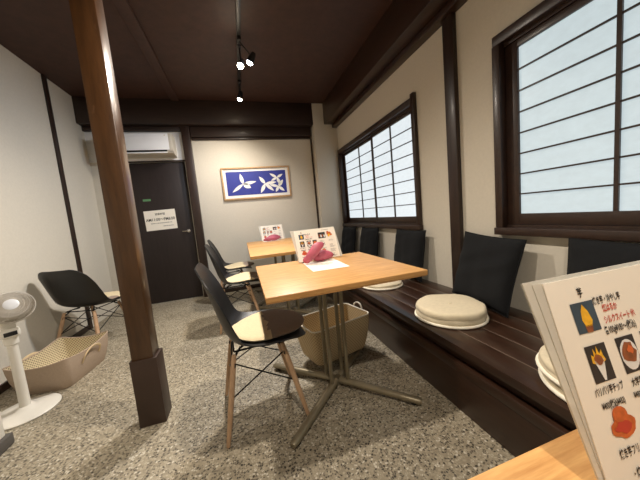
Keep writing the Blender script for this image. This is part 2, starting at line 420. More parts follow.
def make_shell():
    bm = B(); NS = 5; NT = 18
    cl = smoothcurve([(x, 0, z) for x, z in PROF], NS)
    n = len(cl); grid = []
    for i, p in enumerate(cl):
        d = (cl[min(i+1,n-1)]-cl[max(i-1,0)]).normalized()
        nrm = Vector((0,1,0)).cross(d).normalized()
        if nrm.z < 0 and i < n*.4: nrm = -nrm
        if i >= n*.4 and nrm.x < 0: nrm = -nrm
        u = i/NS; hw = lerp_list(HW, u); l = lerp_list(LIFT, u)
        grid.append([p+Vector((0, hw*(t*2/NT-1), 0))+nrm*l*abs(t*2/NT-1)**2.6 for t in range(NT+1)])
    th = .0055
    def nrmat(i, j):
        a = grid[min(i+1,n-1)][j]-grid[max(i-1,0)][j]; b_ = grid[i][min(j+1,NT)]-grid[i][max(j-1,0)]
        return a.cross(b_).normalized()
    V1 = [[bm.verts.new(grid[i][j]) for j in range(NT+1)] for i in range(n)]
    V2 = [[bm.verts.new(grid[i][j]+nrmat(i,j)*th) for j in range(NT+1)] for i in range(n)]
    for i in range(n-1):
        for j in range(NT):
            bm.faces.new((V1[i][j], V1[i+1][j], V1[i+1][j+1], V1[i][j+1])); bm.faces.new((V2[i][j+1], V2[i+1][j+1], V2[i+1][j], V2[i][j]))
    for i in range(n-1):
        bm.faces.new((V1[i+1][0], V1[i][0], V2[i][0], V2[i+1][0])); bm.faces.new((V1[i][NT], V1[i+1][NT], V2[i+1][NT], V2[i][NT]))
    for j in range(NT):
        bm.faces.new((V1[0][j], V1[0][j+1], V2[0][j+1], V2[0][j])); bm.faces.new((V1[n-1][j+1], V1[n-1][j], V2[n-1][j], V2[n-1][j+1]))
    bmesh.ops.recalc_face_normals(bm, faces=bm.faces)
    return bm
def make_chair(label, loc, rz):
    c = thing('shell_chair', label, 'chair', loc, rz, 'dark shell chairs with wooden dowel legs')
    obj('shell', make_shell(), 'shell', c, ang=60)
    tops = {}
    for sx in (-1, 1):
        for sy in (-1, 1):
            top = Vector((sx*.115-.005, sy*.125, .385)); foot = Vector((sx*.192, sy*.192, .0))
            bm = B(); tube(bm, [top, top.lerp(foot,.15), top.lerp(foot,.5), foot+Vector((0,0,.004)), foot], [.0105,.013,.0135,.0095,.0085], 14)
            lg = obj('leg', bm, 'beech', c); tops[(sx,sy)] = (top, foot)
            bm = B(); lathe(bm, [(0,0),(.0165,0),(.0165,.004),(0,.004)], 10)
            q = top.lerp(foot,.12); bmesh.ops.transform(bm, matrix=Matrix.Translation(q) @ (foot-top).to_track_quat('X','Z').to_matrix().to_4x4(), verts=bm.verts)
            obj('bolt', bm, 'wire', lg)
    bm = B()
    for sx in (-1, 1):
        for sy in (-1, 1):
            t_, f_ = tops[(sx,sy)]
            tube(bm, [t_.lerp(f_,.06)-Vector((0,sy*.014,0)), t_+Vector((-sx*.03,-sy*.03,.012)), Vector((sx*.05, sy*.06, .400))], .0055, 8)
    tube(bm, [(.115,.10,.392),(.115,-.10,.392)], .005, 8); tube(bm, [(-.12,.10,.392),(-.12,-.10,.392)], .005, 8)
    tube(bm, [(.115,.11,.392),(-.12,.11,.392)], .005, 8); tube(bm, [(.115,-.11,.392),(-.12,-.11,.392)], .005, 8)
    obj('seat_bracket', bm, 'wire', c)
    for a, b_ in (((-1,-1),(1,-1)), ((-1,1),(1,1)), ((-1,-1),(-1,1)), ((1,-1),(1,1))):
        for p, q in ((a, b_), (b_, a)):
            A = tops[p][0].lerp(tops[p][1], .10); Bq = tops[q][0].lerp(tops[q][1], .50)
            bm = B(); tube(bm, [A, Bq], .0035, 8); obj('brace_rod', bm, 'wire', c)
    return c
ch1 = make_chair('dark shell chair drawn up to the table with two sweet potatoes', (.005, 1.388, 0), math.radians(4))
ch2 = dup(ch1, (-.115, 2.690, 0), math.radians(3), 'dark shell chair at the bare middle table, between two others')
ch3 = dup(ch1, (-.180, 3.46, 0), math.radians(3), 'dark shell chair closest to the far wall, beside the last table')
ch4 = dup(ch1, (-1.380, 2.84, 0), math.radians(70), 'dark shell chair by the white wall, behind the dotted basket')
ch4.scale = (1.1, 1.1, .92)

def make_pad(label, chair, flip=0, cx=.072, xs=.056):
    bm = B(); n = 40; R = .190
    prof = [(0,.030),(.3,.030),(.6,.0295),(.85,.027),(.96,.021),(1.0,.013),(.97,.006),(.8,.003),(0,.003)]
    rings = []
    for r, h in prof:
        if r == 0: rings.append([bm.verts.new((cx, 0, seat_h(cx,0)+h))]); continue
        ring = []
        for k in range(n):
            a = 2*PI*(k+.5)/n
            x, y = cx+R*r*math.cos(a), R*r*math.sin(a)
            ring.append(bm.verts.new((x, y, max(seat_h(min(x,.17), y*.92), .421)+h+.003)))
        rings.append(ring)
    for a, b_ in zip(rings, rings[1:]):
        for k in range(n):
            q = [a[0]] if len(a) == 1 else [a[k], a[(k+1)%n]]
            q2 = [b_[0]] if len(b_) == 1 else [b_[(k+1)%n], b_[k]]
            f = bm.faces.new(q+q2)
            xm = f.calc_center_median().x
            f.material_index = 1 if (xm > xs) != bool(flip) else 0
    bmesh.ops.recalc_face_normals(bm, faces=bm.faces)
    p = obj('seat_pad', bm, ['cream','brown'], None, ang=70)
    p.location = chair.location; p.rotation_euler = chair.rotation_euler; p.scale = chair.scale
    tag(p, label, 'cushion', 'two-tone round chair pads')
    bm = B(); z = seat_h(.17,-.105)+.018; box(bm, (.158,-.118,z), (.176,-.096,z+.003), .001); obj('fabric_tag', bm, 'wire', p)
    return p
make_pad('round half cream, half brown pad on the chair at the sweet potato table', ch1)
make_pad('round two-tone pad on the chair beside the bare middle table', ch2, 0, .09, .15)
make_pad('round two-tone pad on the chair closest to the far wall', ch3, 0, .09, .15)
make_pad('round two-tone pad on the chair by the white wall', ch4, 1)

# ================================================================== BENCH CUSHIONS
def back_cushion(label, y, zt, wdt, lean=.16, yaw=0, x=None, roll=0):
    t = thing('back_cushion', label, 'cushion', (0,0,0), 0, 'black square cushions leaning on the wall')
    bm = B(); n = 16; H = .44; T = .105
    rnd = random.Random(int(y*1000))
    ph = [rnd.uniform(0,6) for _ in range(6)]
    for side in (1, -1):
        V = []
        for i in range(n+1):
            row = []
            for j in range(n+1):
                u, v = i*2/n-1, j*2/n-1
                puff = ((1-abs(u)**3.2)*(1-abs(v)**3.2))**.55
                pin = 1-.05*(abs(u)**2*(1-abs(v)**2)*0+ (1-abs(u)**2)*abs(v)**4)
                pin2 = 1-.05*((1-abs(v)**2)*abs(u)**4)
                wr = .007*math.sin(7*u+4*v+ph[0])*math.sin(5*v-3*u+ph[1])+.005*math.sin(13*v+5*u+ph[2])*(1-abs(v))
                row.append(bm.verts.new((side*(T*puff*.5+.003)+wr*puff*(side < 0), u*wdt/2*pin2, v*H/2*pin)))
            V.append(row)
        for i in range(n):
            for j in range(n):
                q = (V[i][j], V[i+1][j], V[i+1][j+1], V[i][j+1]); bm.faces.new(q if side > 0 else q[::-1])
        if side == 1: V1 = V
    for i in range(n):
        bm.faces.new((V1[i+1][0], V1[i][0], V[i][0], V[i+1][0])); bm.faces.new((V1[i][n], V1[i+1][n], V[i+1][n], V[i][n]))
        bm.faces.new((V1[0][i], V1[0][i+1], V[0][i+1], V[0][i])); bm.faces.new((V1[n][i+1], V1[n][i], V[n][i], V[n][i+1]))
    bmesh.ops.recalc_face_normals(bm, faces=bm.faces)
    c = obj('cover', bm, 'blackcloth', t, ang=80)
    bm = B(); pts = []
    for (u0, v0), (u1, v1) in (((-1,-1),(1,-1)), ((1,-1),(1,1)), ((1,1),(-1,1)), ((-1,1),(-1,-1))):
        for k in range(8):
            s = k/8; u = u0+(u1-u0)*s; v = v0+(v1-v0)*s
            pts.append((0, u*wdt/2*(1-.05*(1-v*v)*u**4), v*H/2*(1-.05*(1-u*u)*v**4)))
    tube(bm, pts, .0042, 6, closed=True); obj('seam', bm, 'blackcloth', t)
    t.rotation_euler = Euler((roll, lean, yaw), 'XYZ')
    t.location = (x if x is not None else XR-.088, y, zt)
    return t
back_cushion('black cushion farthest along the bench, beside the corner column', 3.50, BZ+.238, .44)
back_cushion('second black cushion from the corner column, under the far window', 2.87, BZ+.238, .42, .15)
back_cushion('black cushion under the near end of the far window, behind the oak table', 2.08, BZ+.238, .43, .16)
back_cushion('plump black cushion behind the thick beige pad, below the dark wall post', 1.266, BZ+.234, .43, .24, -.05, XR-.108, .065)
back_cushion('black cushion under the near window, behind the big menu', .63, BZ+.238, .44, .16)

def round_cushion(label, x, y, z, R=.186, H=.062, flip=0, n=48, group='round beige bench cushions'):
    t = thing('round_cushion', label, 'cushion', (x, y, z), flip, group)
    bm = B()
    prof = [(0,H*.97),(R*.35,H*.985),(R*.7,H),(R*.90,H*.985),(R*.965,H*.94),(R*.99,H*.84),(R,H*.66),(R*.988,H*.56),(R*.985,H*.52),(R,H*.44),(R*1.003,H*.3),(R*.99,.006),(R*.9,.001),(0,.001)]
    lathe(bm, prof, n)
    for v in bm.verts:
        a = math.atan2(v.co.y, v.co.x); r = math.hypot(v.co.x, v.co.y)/R
        k = 1+.012*math.sin(3*a+flip)+.008*math.sin(9*a+v.co.z*90)*(r > .9)
        v.co.x *= k; v.co.y *= k
        if v.co.z > H*.3: v.co.z += .003*math.sin(5*a+r*6)*min(1, r)
    obj('cover', bm, 'zabu', t, ang=70)
    bm = B(); tube(bm, [(R*1.012*math.cos(2*PI*k/40)*(1+.012*math.sin(3*2*PI*k/40+flip)), R*1.012*math.sin(2*PI*k/40)*(1+.012*math.sin(3*2*PI*k/40+flip)), .0085) for k in range(40)], .0075, 8, closed=True); obj('piping', bm, 'piping', t)
    bm = B(); lathe(bm, [(0,H+.002),(.008,H+.0015),(.010,H-.003)], 12); obj('tuft_button', bm, 'zabu', t)
    return t
c1 = round_cushion('thick round beige cushion lying alone in front of the plump black cushion', 1.132, 1.250, BZ+.001, .190, .078)
round_cushion('lower flat round cushion of the pair stacked behind the big menu', 1.130, .520, BZ+.001, .192, .036, 1)
round_cushion('upper round cushion of the pair stacked behind the big menu', 1.122, .527, BZ+.041, .186, .048, 2)
round_cushion('round beige cushion half hidden beyond the oak table corner', 1.125, 2.05, BZ+.001, .178, .040, .5)

# ================================================================== MENUS
MW, MH = .297, .21
def menu_mesh():
    bm = B()
    box(bm, (0, -.0006, 0), (MW, .0006, MH))
    front = Matrix.Rotation(PI/2, 4, 'X')
    def P(u, v, e=.001): return Vector((u*MW, -.0006-e*.6, (1-v)*MH))
    def quad(u0, v0, u1, v1, mi, e=.001): poly(bm, [P(u0,v1,e), P(u1,v1,e), P(u1,v0,e), P(u0,v0,e)], mi)
    def blob(cu, cv, ru, rv, mi, e=.0015, n=16, j=.12, seed=0):
        r = random.Random(seed)
        poly(bm, [P(cu+ru*(1+r.uniform(-j,j))*math.cos(2*PI*k/n), cv-rv*(1+r.uniform(-j,j))*math.sin(2*PI*k/n), e) for k in range(n)], mi)
    def shape(pts, mi, e=.0015): poly(bm, [P(u,v,e) for u, v in pts[::-1]], mi)
    def tx(s, u, v, size, mi, nar=1.0, bold=.0002): nar *= .84; size *= .98; text(bm, s, size, Matrix.Translation(P(u,v,.0015)) @ front, mi, 'LEFT', bold, nar)
    # 0 paper 1 ink 2 red 3 slate 4 charcoal 5 yellow 6 orange 7 white 8 brown 9 grey
    tx('芋', .148, .104, .0125, 1, .85)
    quad(.093,.133,.212,.292,3)
    shape([(.150,.145),(.170,.185),(.180,.235),(.170,.262),(.138,.262),(.128,.225),(.135,.180)], 5)
    shape([(.134,.255),(.172,.255),(.166,.292),(.136,.292)], 8)
    tx('焼き芋・冷やし芋', .212, .160, .0098, 1, .72)
    tx('紅はるか', .250, .207, .0095, 2, .78)
    tx('シルクスイート 他', .238, .268, .0098, 2, .78)
    tx('各100g¥180〜(税込)', .222, .322, .0105, 1, .70)
    quad(.092,.356,.198,.538,4)
    shape([(.118,.430),(.170,.430),(.150,.532),(.140,.532)], 7)
    shape([(.108,.440),(.112,.400),(.124,.412),(.128,.372),(.138,.405),(.148,.365),(.154,.405),(.168,.385),(.170,.415),(.178,.440),(.145,.462)], 5)
    blob(.142,.428,.022,.024,8,.002,10,.3,4)
    quad(.256,.356,.356,.540,4)
    blob(.306,.450,.047,.078,7,.0015,20,.02); blob(.304,.440,.036,.056,8,.002,14,.2,2); blob(.314,.425,.016,.022,6,.0025,10,.3,3)
    quad(.400,.356,.500,.540,4); blob(.45,.45,.04,.06,6,.0015,14,.2,5)
    tx('パリパリ芋チップ', .070, .592, .0095, 1, .70); tx('¥400(税込¥432)', .084, .656, .0085, 1, .74)
    tx('大学芋', .262, .600, .0095, 1, .8); tx('¥480(税込)', .252, .656, .0085, 1, .74)
    blob(.155,.752,.062,.052,6,.0015,18,.12,7); blob(.150,.695,.040,.036,6,.002,16,.15,8); blob(.150,.752,.042,.028,2,.0024,12,.3,9)
    blob(.330,.752,.060,.030,8,.0015,16,.2,11); blob(.335,.745,.035,.018,6,.002,12,.3,12)
    tx('焼き芋フリット', .090, .878, .0098, 1, .74); tx('・焼き芋', .118, .972, .0095, 1, .8)
    # right half, only legible as pictures and rows
    quad(.56,.13,.74,.33,4); 
    for k in range(4): blob(.59+k*.04, .24+.02*(k%2), .018,.055, 7 if k%2 else 8, .0015, 10, .2, 20+k)
    for k in range(9): blob(.83+.035*math.cos(k*2.4)*(k/5), .21+.05*math.sin(k*2.4)*(k/5), .030,.034, 6 if k%3 else 5, .0012+.0002*k, 9, .3, 30+k)
    r = random.Random(3)
    for row in range(4):
        for col, (u0, L) in enumerate(((.57,.16),(.80,.15))):
            for k in range(4):
                if row == 0 and k > 1: continue
                v = .40+row*.155+k*.03; quad(u0, v, u0+L*r.uniform(.45,1), v+.010, 9)
    blob(.63,.72,.05,.05,6,.0015,14,.2,40)
    quad(.66,.05,.84,.062,9)
    return bm
MATS_MENU = ['paper','ink','inkred','phblue','phdark','phyellow','phorange','phwhite','phbrown','inkgrey']
def make_menu(label, x, y, z, yaw, tilt):
    t = thing('menu_stand', label, 'menu', (x, y, z), yaw, 'clear stands holding illustrated menu sheets')
    T = Matrix.Rotation(-tilt, 4, 'X')
    bm = B(); m1, m2 = .022, .007
    def sheetbox(u0t, u0b, u1t, u1b, z0, z1, y0, y1):
        c = [bm.verts.new(q) for y in (y0, y1) for q in ((u0b,y,z0),(u1b,y,z0),(u1t,y,z1),(u0t,y,z1))]
        for f in ((0,1,2,3),(7,6,5,4),(1,0,4,5),(2,1,5,6),(3,2,6,7),(0,3,7,4)): bm.faces.new([c[i] for i in f])
    sheetbox(-.0245, -.004, MW+.003, MW+.022, .002, MH+.0065, .0034, .0055)
    sheetbox(-.013, .001, MW+.001, MW+.012, .002, MH+.003, .0020, .0030)
    obj('clear_holder', bm, 'acrylic', t, matrix=T)
    bm = B(); box(bm, (.01, .006, .0004), (MW-.01, .020, .0030), .0008); obj('clear_foot', bm, 'acrylic', t)
    s = obj('menu_sheet', menu_mesh(), MATS_MENU, t, matrix=T @ Matrix.Translation((0, .0010, .002)))
    return t
mn = make_menu('large illustrated menu sheet in a clear stand, closest to the viewer', .3175, .146, TZ+.0005, -.0404, .303)
m1 = dup(mn, (.330, 1.650, TZ+.0005), .12, 'illustrated menu stand behind the sweet potatoes on the table with the chair drawn up')
m2 = dup(mn, (.246, 3.640, TZ+.0005), .06, 'illustrated menu stand on the oak table against the far wall, behind two sweet potatoes')
# loose sheet
bm = B(); box(bm, (-.105,-.1485,0), (.105,.1485,.0005))
r = random.Random(5)
for row in range(12):
    if row in (3, 8): continue
    y = .12-row*.021
    x = -.085
    while x < .07:
        L = r.uniform(.008,.03); L = min(L, .085-x)
        poly(bm, [(x,y,.0008),(x+L,y,.0008),(x+L,y+.003+.003*(row==0),.0008),(x,y+.003+.003*(row==0),.0008)], 1); x += L+r.uniform(.004,.02)
fl = obj('paper_sheet', bm, ['paper','inkgrey'], None, (.445, 1.482, TZ+.0006), (0,0,-.03)); tag(fl, 'printed white sheet on the table with the chair drawn up, by the leaning potato', 'paper')
bm = B(); box(bm, (-.105,-.07,0), (.105,.07,.0005))
fl2 = obj('paper_sheet', bm, ['paper'], None, (.36, 3.56, TZ+.0006), (0,0,.02)); tag(fl2, 'white sheet under the sweet potatoes on the table by the far wall', 'paper')

# ================================================================== SWEET POTATOES
def potato(label, pts, rad, seed, group):
    c = smoothcurve(pts, 6); n = len(c); rr = []
    for i in range(n):
        t = i/(n-1); rr.append(max(.0035, rad*(math.sin(PI*min(1,max(0,t*.94+.03)))**.58)))
    bm = B(); tube(bm, c, rr, 16)
    rnd = random.Random(seed); a, b_ = rnd.uniform(0,6), rnd.uniform(0,6)
    for v in bm.verts:
        k = .0022*math.sin(v.co.x*70+a)*math.sin(v.co.y*60+b_)+.0012*math.sin(v.co.x*190+v.co.y*120)
        v.co += Vector((0,k,k))
    p = obj('sweet_potato', bm, 'potato', None, ang=80); tag(p, label, 'sweet potato', group)
    for e, q in ((0, 1), (-1, -2)):
        d = (c[e]-c[q]).normalized(); bm = B(); tube(bm, [c[e]-d*.002, c[e]+d*.006, c[e]+d*.013+Vector((0,0,.002))], [.0042,.003,.001], 8); obj('root_tip', bm, 'potatotip', p)
    return p
Z = TZ+.001
potato('long pink sweet potato leaning up over another on the printed sheet', [(.338,1.565,Z+.016),(.375,1.563,Z+.040),(.410,1.563,Z+.074),(.442,1.568,Z+.104),(.478,1.576,Z+.114)], .031, 1, 'pink sweet potatoes on the tables')
potato('stubby pink sweet potato lying flat under the leaning one on the white sheet', [(.405,1.600,Z+.030),(.445,1.605,Z+.032),(.495,1.606,Z+.036),(.545,1.602,Z+.032)], .034, 2, 'pink sweet potatoes on the tables')
potato('long pink sweet potato lying in front on the table by the far wall', [(.255,3.545,Z+.017),(.30,3.54,Z+.028),(.36,3.54,Z+.032),(.42,3.545,Z+.028),(.47,3.55,Z+.03)], .029, 3, 'pink sweet potatoes on the tables')
potato('arched pink sweet potato behind the long one, by the far wall menu', [(.30,3.601,Z+.030),(.35,3.607,Z+.050),(.41,3.605,Z+.055),(.46,3.60,Z+.040),(.49,3.598,Z+.030)], .024, 4, 'pink sweet potatoes on the tables')

# ================================================================== BASKETS
def basket(label, loc, rz, bw, bd, tw, td, H, outer, inner, handle, sag=.0, grp='soft cotton storage baskets'):
    t = thing('storage_basket', label, 'basket', loc, rz, grp)
    def ring(w, d, z, n=12, rc=.05, s=0):
        pts = []
        for cx, cy, a0 in ((w/2-rc,d/2-rc,0), (-w/2+rc,d/2-rc,PI/2), (-w/2+rc,-d/2+rc,PI), (w/2-rc,-d/2+rc,1.5*PI)):
            for k in range(n+1):
                a = a0+PI/2*k/n; pts.append(Vector((cx+rc*math.cos(a), cy+rc*math.sin(a), z)))
        # densify straight sides
        out = []
        for i, p in enumerate(pts):
            q = pts[(i+1) % len(pts)]; out.append(p)
            L = (q-p).length
            if L > .06:
                for k in range(1, 8): out.append(p.lerp(q, k/8))
        for p in out:
            u = max(abs(p.x)/(w/2), 0); v = abs(p.y)/(d/2)
            c = min(1, min(u, v)); p.z = z-s*(1-c**2)
        return out
    def skin(rings, mi, rev, bm, uvl):
        per = [0]
        R0 = rings[-1]
        for i in range(len(R0)): per.append(per[-1]+(R0[(i+1)%len(R0)]-R0[i]).length)
        V = [[bm.verts.new(p) for p in r] for r in rings]
        n = len(R0)
        for k in range(len(rings)-1):
            for i in range(n):
                j = (i+1) % n
                vs = [V[k][i], V[k][j], V[k+1][j], V[k+1][i]]; uv = [(per[i],rings[k][i].z),(per[i+1],rings[k][j].z),(per[i+1],rings[k+1][j].z),(per[i],rings[k+1][i].z)]
                if rev: vs = vs[::-1]; uv = uv[::-1]
                f = bm.faces.new(vs); f.material_index = mi
                for l, q in zip(f.loops, uv): l[uvl].uv = q
        f = bm.faces.new(V[0][::-1] if not rev else V[0]); f.material_index = mi
        for l in f.loops: l[uvl].uv = (l.vert.co.x, l.vert.co.y)
        return V
    steps = [0,.03,.2,.5,.8,1]
    bm = B(); uvl = bm.loops.layers.uv.new('UVMap')
    rs = []
    for s in steps:
        e = s**.8; bulge = .012*math.sin(PI*s)
        rs.append(ring(bw+(tw-bw)*e+bulge, bd+(td-bd)*e+bulge, .001+H*s, rc=.045, s=sag*s*s))
    Vo = skin(rs, 0, False, bm, uvl)
    b_ = obj('body', bm, outer, t, ang=60)
    bm = B(); uvl = bm.loops.layers.uv.new('UVMap'); rs2 = []
    for s in steps:
        e = s**.8; bulge = .012*math.sin(PI*s)
        rs2.append(ring(bw+(tw-bw)*e+bulge-.012, bd+(td-bd)*e+bulge-.012, .008+(H-.006)*s, rc=.04, s=sag*s*s))
    skin(rs2, 0, True, bm, uvl); obj('lining', bm, inner, t, ang=60)
    bm = B(); tube(bm, [(p+q)/2+Vector((0,0,.001)) for p, q in zip(rs[-1], rs2[-1])], .0045, 8, closed=True); obj('rim', bm, handle if outer != 'canvas' else 'canvas', t)
    for sx in (-1, 1):
        bm = B()
        zt = H-sag*.9
        hx = sx*(tw/2+.004)
        if handle == 'rope': pts = [(hx,-.045,zt-.03),(hx,-.045,zt+.01),(hx+sx*.004,-.03,zt+.030),(hx+sx*.005,0,zt+.040),(hx+sx*.004,.03,zt+.030),(hx,.045,zt+.01),(hx,.045,zt-.03)]
        else: pts = [(hx-sx*.012,-.085,zt-.075),(hx+sx*.008,-.08,zt-.03),(hx+sx*.014,-.05,zt-.004),(hx+sx*.014,0,zt+.006),(hx+sx*.014,.05,zt-.004),(hx+sx*.008,.08,zt-.03),(hx-sx*.012,.085,zt-.075)]
        tube(bm, smoothcurve(pts, 4), .0055 if handle == 'rope' else .009, 8, flat=1 if handle == 'rope' else .5); obj('handle', bm, handle, t)
    return t
basket('wide taupe fabric basket with dotted lining, beside the white fan', (-1.350, 2.300, 0), math.radians(-8), .30, .39, .37, .47, .215, 'canvas', 'dots', 'tanhandle', .03)
basket('tan dotted basket with a white rope loop, under the nearest full table', (.515, 1.665, .0595), math.radians(15), .39, .24, .46, .30, .235, 'weave', 'weave', 'rope', .0)

# ================================================================== FAN
fan = thing('electric_fan', 'white pedestal fan tilted upward, standing beside the wide taupe basket', 'fan', (-1.345, 1.915, 0))
bm = B(); lathe(bm, [(0,.001),(.148,.001),(.150,.008),(.142,.016),(.08,.024),(.045,.030),(.032,.045),(0,.045)], 44); obj('base', bm, 'whiteplastic', fan, ang=50)
bm = B(); lathe(bm, [(0,.044),(.026,.044),(.024,.06),(.0225,.42),(.030,.425),(.031,.47),(0,.47)], 24); obj('pole', bm, 'whiteplastic', fan)
bm = B(); box(bm, (-.035,-.04,.468), (.045,.04,.515), .012, 0, 3); cb = obj('control_box', bm, 'whiteplastic', fan, rot=(0,0,-.9))
bm = B(); box(bm, (.0445,-.026,.480), (.048,.026,.504), .002); obj('display_window', bm, 'blackplastic', cb)
bm = B(); box(bm, (-.02,-.03,.514), (.02,.03,.56), .008, 0, 2); obj('yoke', bm, 'whiteplastic', fan, rot=(0,0,-.9))
hc = Vector((.036, -.008, .640)); dirv = (Vector((0.25,-.05,1.05))-Vector((-1.345,1.915,.60))).normalized()
dirv = (dirv+Vector((.0,-.02,.42))).normalized()
HM = Matrix.Translation(hc) @ dirv.to_track_quat('Z','Y').to_matrix().to_4x4()
bm = B(); lathe(bm, [(0,-.085),(.035,-.082),(.045,-.06),(.045,-.02),(.03,-.01),(0,-.01)], 24); obj('motor_housing', bm, 'whiteplastic', fan, matrix=HM)
GR = .094
for nm, sgn, dep in (('front_guard', 1, .034), ('rear_guard', -1, .03)):
    bm = B()
    for k in range(110):
        a = 2*PI*k/110; a2 = a+.35*sgn
        pts = [(.03*math.cos(a2), .03*math.sin(a2), sgn*(dep+.004)), (.075*math.cos((a+a2)/2), .075*math.sin((a+a2)/2), sgn*dep), (.085*math.cos(a), .085*math.sin(a), sgn*dep*.7), (GR*math.cos(a), GR*math.sin(a), sgn*.004)]
        tube(bm, pts, .0013, 4)
    for r_, z_ in ((GR, sgn*.003), (.07, sgn*dep), (.05, sgn*(dep+.002))):
        tube(bm, [(r_*math.cos(2*PI*k/48), r_*math.sin(2*PI*k/48), z_) for k in range(48)], .0035 if r_ == GR else .0016, 6, closed=True)
    g = obj(nm, bm, 'guardgrey', fan, matrix=HM)
    if sgn > 0:
        bm = B(); lathe(bm, [(0,.043),(.026,.042),(.033,.038),(.034,.034),(0,.034)], 28); e = obj('centre_badge', bm, 'acwhite', g)
bm = B()
for k in range(5):
    a = 2*PI*k/5; V = []
    for r_, w_ in ((.02,.015),(.05,.034),(.065,.04),(.080,.032)):
        row = []
        for s in (-1,0,1):
            x, y = r_, s*w_; row.append(bm.verts.new((x*math.cos(a)-y*math.sin(a), x*math.sin(a)+y*math.cos(a), s*.012)))
        V.append(row)
    for i in range(3):
        for j in range(2): bm.faces.new((V[i][j],V[i+1][j],V[i+1][j+1],V[i][j+1]))
bmesh.ops.solidify(bm, geom=list(bm.faces), thickness=.0016)
lathe(bm, [(0,.016),(.02,.014),(.024,0),(.022,-.012),(0,-.012)], 20); obj('blades', bm, 'greyplastic', fan, matrix=HM)
bm = B(); tube(bm, smoothcurve([(-.13,.03,.012),(-.18,.06,.006),(-.24,.02,.005),(-.28,.10,.005),(-.31,.18,.008),(-.318,.22,.05),(-.322,.24,.15)], 6), .0035, 6); obj('power_cord', bm, 'whiteplastic', fan)

# white cabinet at the left edge
cb = thing('cabinet', 'white cabinet on a dark grey plinth at the left edge', 'cabinet', (-1.40, 1.42, 0))
bm = B(); box(bm, (-.165,-.2,.061), (.165,.2,.62), .006); obj('body', bm, 'whiteplastic', cb)
bm = B(); box(bm, (-.18,-.215,.001), (.18,.222,.06), .008); obj('plinth', bm, 'darkgrey', cb)
bm = B(); box(bm, (-.13,-.204,.10), (.13,-.2001,.58), .002); obj('door', bm, 'whiteplastic', cb)

# ================================================================== ON THE FAR WALL
ac = thing('air_conditioner', 'white wall-mounted air conditioner above the dark door', 'air conditioner', (-1.105, 3.943, 1.915))
bm = B()
prof = [(-.0005,0),(-.14,.002),(-.185,.016),(-.199,.035),(-.203,.06),(-.203,.235),(-.19,.25),(-.0005,.25)]
A = [bm.verts.new((-.40,y,z)) for y,z in prof]; Bv = [bm.verts.new((.40,y,z)) for y,z in prof]
for k in range(len(prof)):
    j = (k+1) % len(prof); bm.faces.new((A[k],A[j],Bv[j],Bv[k]))
bm.faces.new(A[::-1]); bm.faces.new(Bv); bmesh.ops.recalc_face_normals(bm, faces=bm.faces); obj('casing', bm, 'greyplastic', ac, ang=25)
bm = B(); box(bm, (-.395,-.212,.050), (.36,-.2035,.246), .004); obj('front_panel', bm, 'acwhite', ac)
bm = B(); box(bm, (.362,-.208,.035), (.40,-.2035,.246), .003); obj('end_panel', bm, 'greyplastic', ac)
bm = B(); box(bm, (-.38,-.206,.030), (.33,-.19,.049), .001); obj('outlet_slot', bm, 'blackplastic', ac)
bm = B(); box(bm, (-.37,-.006,-.048), (.33,.006,.0), .003, mtx=Matrix.Translation((0,-.178,.031)) @ Matrix.Rotation(-1.2,4,'X')); obj('louvre', bm, 'acwhite', ac)
bm = B(); box(bm, (.318,-.216,.218), (.332,-.2125,.228), .001); obj('indicator', bm, 'greyplastic', ac)

no = thing('door_notice', 'white opening-hours notice taped to the dark door', 'notice', (-1.018, 3.9615, 1.115), 0)
bm = B(); W_, H_ = .370, .262; box(bm, (-W_/2,-.0012,-H_/2), (W_/2,0,H_/2)); fr = Matrix.Rotation(PI/2,4,'X')
text(bm, '営業時間', .030, Matrix.Translation((0,-.0016,.068)) @ fr, 1, 'CENTER', .0004)
text(bm, 'AM11:00〜PM6:00', .052, Matrix.Translation((0,-.0016,-.008)) @ fr, 1, 'CENTER', .0008, .86)
rr = random.Random(2)
for z0, xa, xb in ((-.045,-.12,.12),(-.088,.02,.13)):
    x = xa
    while x < xb:
        L = rr.uniform(.008,.02); poly(bm, [(x,-.0016,z0),(x+L,-.0016,z0),(x+L,-.0016,z0+.010),(x,-.0016,z0+.010)], 2); x += L+.005
obj('printed_sheet', bm, ['paper','ink','inkgrey'], no, rot=(0,math.radians(-1.2),0))
bm = B(); box(bm, (-.045,-.0012,-.014), (.045,0,.014)); st = obj('door_sticker', bm, 'green', None, (-1.145, 3.9615, 1.384)); tag(st, 'small green sticker on the dark door above the notice', 'sticker')

